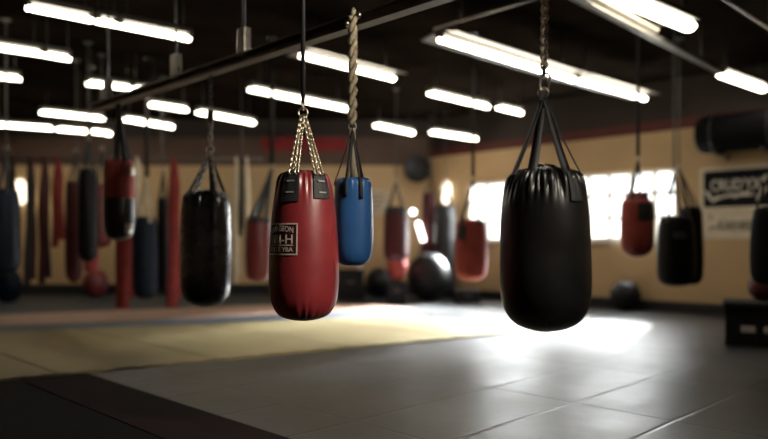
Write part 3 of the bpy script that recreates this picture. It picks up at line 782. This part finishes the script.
for e in (.25, .75):
    q = wp(lerp(t0, t1, e), 0, 0)
    br = MB().box(q + NR * .33 + UP * (zc - rr - .02), (.05, .66, .035), AX).box(q + NR * .02 + UP * (zc - rr - .05), (.05, .04, .09), AX)
    tag(br.build('wall_bracket', MDSTEEL, origin=q + UP * (zc - rr - .1), smooth=False), 'black steel wall bracket under the %s end of the rolled mat' % ('left' if e < .5 else 'right'), 'bracket', 'rolled mat brackets')
# posters on the right wall
def wall_text(body, t0, t1, z0, z1, m, name, parent, d):
    vs, fs = text_shape(body, t1 - t0, z1 - z0)
    MB().add([wp(t0 + x, z0 + y, d + .0015 * z) for x, y, z in vs], fs).build(name, m, parent, smooth=False)
T = lambda px: wall_t(px)[0]
Yp = wall_t(730)[1]
pt = thing('poster', 'cream bordered poster with black panel and white brush lettering, upper on right wall', 'poster', wp((T(700) + T(790)) / 2, zz(213, 11.1), 0))
pz0, pz1 = 1.66, 2.37
MB().box(wp((T(700) + T(790)) / 2, (pz0 + pz1) / 2, .006), (T(790) - T(700), .01, pz1 - pz0), AX).build('sheet', MPAPER, pt, smooth=False)
MB().box(wp((T(704) + T(786)) / 2, (pz0 + pz1) / 2 + .0, .012), (T(786) - T(704), .004, pz1 - pz0 - .13), AX).build('black_panel', MINKK, pt, smooth=False)
wall_text("CRUD'YX", T(711), T(762), 1.98, 2.17, MINKW, 'lettering', pt, .0165)
sw = MB()
for (a, za, b_, zb_, w) in ((705, 2.0, 712, 1.83, .028), (709, 1.86, 757, 1.90, .022), (733, 1.85, 752, 1.95, .02), (757, 1.80, 768, 2.02, .03), (762, 2.1, 772, 2.18, .04), (712, 1.80, 722, 1.88, .03)):
    p, q = wp(T(a), za, .016), wp(T(b_), zb_, .016); mid = lerp(p, q, .5) + UP * .03; dd = (q - p).normalized(); nn = NR.cross(dd)
    sw.ribbon([p, lerp(p, mid, .6), mid, lerp(mid, q, .6), q], [nn * w * k for k in (.2, .8, 1, .8, .2)], .002)
sw.build('brush_strokes', MINKW, pt, smooth=False)
p2 = thing('poster', 'cream paper poster with black lettering, lower of two on the right wall', 'poster', wp((T(703) + T(778)) / 2, 1.25, 0))
MB().box(wp((T(703) + T(778)) / 2, 1.435, .005), (T(778) - T(703), .008, .43), AX).build('sheet', MPAPER, p2, smooth=False)
wall_text('KARNRE', T(719), T(752), 1.35, 1.50, MINKK, 'lettering', p2, .011)
wall_text('ZO', T(708), T(713), 1.53, 1.60, MINKK, 'lettering', p2, .011)
wall_text('JI', T(708), T(717), 1.36, 1.42, MINKK, 'lettering', p2, .011)
# cream notice on the back wall
cx = sc(378, 15.59)
n = thing('notice', 'pale cream notice on the back wall right of the blue bag', 'notice', (cx, 15.59, zz(215, 15.59)))
MB().box((cx, 15.595, zz(202, 15.59)), (0.46, .016, .56)).build('sheet', MCLOTHW, n, smooth=False)
for k in range(4): MB().box((cx - .02 * k, 15.586, zz(195 + 4.5 * k, 15.59)), (.34 - .04 * k, .004, .03)).build('printed_line', MBEAM, n, smooth=False)
bx0_, bx1_ = sc(262, 15.58), sc(346, 15.58)
bn_ = thing('banner', 'dark red banner high on the back wall behind the big red bag chains', 'banner', ((bx0_ + bx1_) / 2, 15.59, zz(151, 15.58)))
MB().box(((bx0_ + bx1_) / 2, 15.595, (zz(151, 15.58) + zz(137, 15.58)) / 2), (bx1_ - bx0_, .016, zz(137, 15.58) - zz(151, 15.58))).build('cloth', MBANNER, bn_, smooth=False)
MB().tube([(bx0_ - .05, 15.58, zz(136.5, 15.58)), (bx1_ + .05, 15.58, zz(136.5, 15.58))], .015, 8).build('hanging_bar', MDSTEEL, bn_)
# wall lamps, a glowing oval, and a lamp made up for bright glints
def wall_glow(px, py, w, h, label, Y=15.5, ax=None):
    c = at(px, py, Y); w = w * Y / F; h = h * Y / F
    t = thing('wall_glow', label, 'wall lamp', (c.x, c.y + .1, c.z), 'glowing wall lamps')
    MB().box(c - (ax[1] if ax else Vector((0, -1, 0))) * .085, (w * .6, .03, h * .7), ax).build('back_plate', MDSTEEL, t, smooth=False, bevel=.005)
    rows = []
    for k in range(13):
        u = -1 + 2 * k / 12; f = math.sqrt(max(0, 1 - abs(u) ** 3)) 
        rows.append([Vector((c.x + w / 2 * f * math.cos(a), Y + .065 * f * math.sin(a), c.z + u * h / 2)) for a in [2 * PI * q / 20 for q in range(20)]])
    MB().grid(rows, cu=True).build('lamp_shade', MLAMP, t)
wall_glow(20, 192, 13, 26, 'glowing wall lamp at the far left between the hanging wraps')
wall_glow(41, 203, 4, 16, 'slim glowing wall lamp between the long wraps at the far left')
wall_glow(446.5, 193, 10, 24, 'glowing oval on the wall at the back above the tall grey bag', 15.10, AX)  # emissive oval on a back plate
fl = at(420, 238, 14.9)  # globe and tube made up to stand for bright glints at the back
t = thing('made_up_glint_lamp', 'made-up lamp with globe and tilted tube for bright glints, behind the large black ball', 'lamp', (fl.x, 14.95, 0))
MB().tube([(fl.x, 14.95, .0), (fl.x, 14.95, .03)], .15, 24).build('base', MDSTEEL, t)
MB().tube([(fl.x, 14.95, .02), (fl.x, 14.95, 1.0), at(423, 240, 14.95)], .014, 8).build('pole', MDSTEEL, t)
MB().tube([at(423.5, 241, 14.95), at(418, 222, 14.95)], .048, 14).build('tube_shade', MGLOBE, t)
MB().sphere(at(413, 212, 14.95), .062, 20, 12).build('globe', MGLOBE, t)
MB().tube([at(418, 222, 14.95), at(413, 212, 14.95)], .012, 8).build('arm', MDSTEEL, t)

# ------------------------------------------------------------------ black bench at the right edge
bo = Vector((sc(725, 7.9), 7.9, 0)); bn2 = Vector((.44, .898, 0)).normalized(); bd2 = Vector((bn2.y, -bn2.x, 0))
bh = zz(302, 7.9); BL, BD = .95, .62; axq = (bd2, bn2, UP)
def bp_(u, v, z): return bo + bd2 * u + bn2 * v + UP * z
bt = thing('bench', 'low black wooden bench at the right frame edge with slots in its front', 'bench', bp_(BL / 2, BD / 2, 0))
MB().box(bp_(BL / 2, BD / 2, bh - .03), (BL + .05, BD + .05, .06), axq).build('top', MWOODK, bt, smooth=False, bevel=.008)
for u, w in ((.08, .16), (.35, .07), (.56, .07), (BL - .08, .16)):
    for v in (.04, BD - .04): MB().box(bp_(u, v, (bh - .06) / 2), (w, .07, bh - .06), axq).build('leg', MWOODK, bt, smooth=False, bevel=.006)
MB().box(bp_(BL / 2, .04, bh - .16), (BL - .04, .05, .20), axq).build('apron', MWOODK, bt, smooth=False, bevel=.006)
MB().box(bp_(BL / 2, .04, .075), (BL - .04, .05, .15), axq).build('lower_rail', MWOODK, bt, smooth=False, bevel=.006)
ball(762, 300, 12.5, 'dull red ball sitting on the black bench at the right edge', MREDD, 1.0, dY=8.1, z0=bh + .007, seam=True)

# ------------------------------------------------------------------ light, camera, view
def sun():
    l = bpy.data.lights.new('sun', 'SUN'); l.energy = SUN_E; l.angle = math.radians(24); l.color = (.95, .98, 1)
    o = bpy.data.objects.new('sun', l); C.objects.link(o); o.location = (8, 22, 12)
    d = Vector((-.66, -.75, -.50)); o.rotation_euler = d.to_track_quat('-Z', 'Y').to_euler()
sun()
def skylight(t0, t1, L):
    a = bpy.data.lights.new('skylight', 'AREA'); a.shape = 'RECTANGLE'; a.size = t1 - t0 - .1; a.size_y = WZ1 - WZ0 - .1
    a.energy = L * PI * a.size * a.size_y; a.color = (.92, .97, 1)
    o = bpy.data.objects.new('skylight', a); C.objects.link(o); o.location = wp((t0 + t1) / 2, (WZ0 + WZ1) / 2, .01)
    o.rotation_euler = NR.to_track_quat('-Z', 'Z').to_euler()
skylight(tA0, tA1, 7); skylight(tB0, tB1, 6)
def added_spotlight(loc, target, e, label, size=72):
    loc = Vector(loc); d = (Vector(target) - loc).normalized()
    t = thing('added_spotlight', label, 'added_spotlight', Vector((loc.x, loc.y, CEIL)))
    back = loc - d * .20
    s = d.orthogonal().normalized(); q = d.cross(s)
    prof = [(-.24, 0), (-.24, .05), (-.20, .07), (0, .16), (.02, .165), (.015, .155), (-.06, .13), (-.10, .0)]
    MB().grid([[loc + d * h + (s * math.cos(a) + q * math.sin(a)) * r for a in [2 * PI * k / 24 for k in range(24)]] for h, r in prof], cu=True).build('lamp_shade', MHOUSE, t)
    MB().tube([back, Vector((back.x, back.y, CEIL))], .014, 8).build('stem', MDSTEEL, t)
    MB().box((back.x, back.y, CEIL - .01), (.12, .12, .02)).build('ceiling_plate', MDSTEEL, t, smooth=False)
    l = bpy.data.lights.new('added_spotlight_bulb', 'SPOT'); l.energy = e; l.spot_size = math.radians(size); l.spot_blend = .8; l.shadow_soft_size = .14; l.color = (1, .90, .74)
    o = bpy.data.objects.new('added_spotlight_bulb', l); C.objects.link(o); o.location = loc + d * .03; o.rotation_euler = d.to_track_quat('-Z', 'Y').to_euler()
added_spotlight((2.6, 1.6, 3.4), (-.2, 4.1, 1.2), SPOT_E, 'added conical ceiling spot lamp out of frame, brightening the near bags')  # lamp added out of frame to brighten the near bags
w = bpy.data.worlds.new('World'); S.world = w; w.use_nodes = True
w.node_tree.nodes['Background'].inputs['Color'].default_value = (.6, .7, .85, 1)
w.node_tree.nodes['Background'].inputs['Strength'].default_value = .3

cam = bpy.data.cameras.new('Camera'); co = bpy.data.objects.new('Camera', cam); C.objects.link(co)
co.location = (0, 0, EYE); co.rotation_euler = (PI / 2, 0, 0)
cam.sensor_width = 36; cam.sensor_fit = 'HORIZONTAL'; cam.lens = F / 768 * 36
cam.shift_y = (HZ - 219.5) / 768
cam.dof.use_dof = True; cam.dof.focus_distance = 3.85; cam.dof.aperture_fstop = .60
cam.clip_start = .05
S.camera = co
S.view_settings.view_transform = 'Standard'; S.view_settings.look = 'None'; S.view_settings.gamma = 1; S.view_settings.exposure = .15
S.view_settings.use_curve_mapping = False
S.cycles.use_denoising = True
S.cycles.max_bounces = 8; S.cycles.diffuse_bounces = 4; S.cycles.glossy_bounces = 4
S.cycles.sample_clamp_indirect = 6
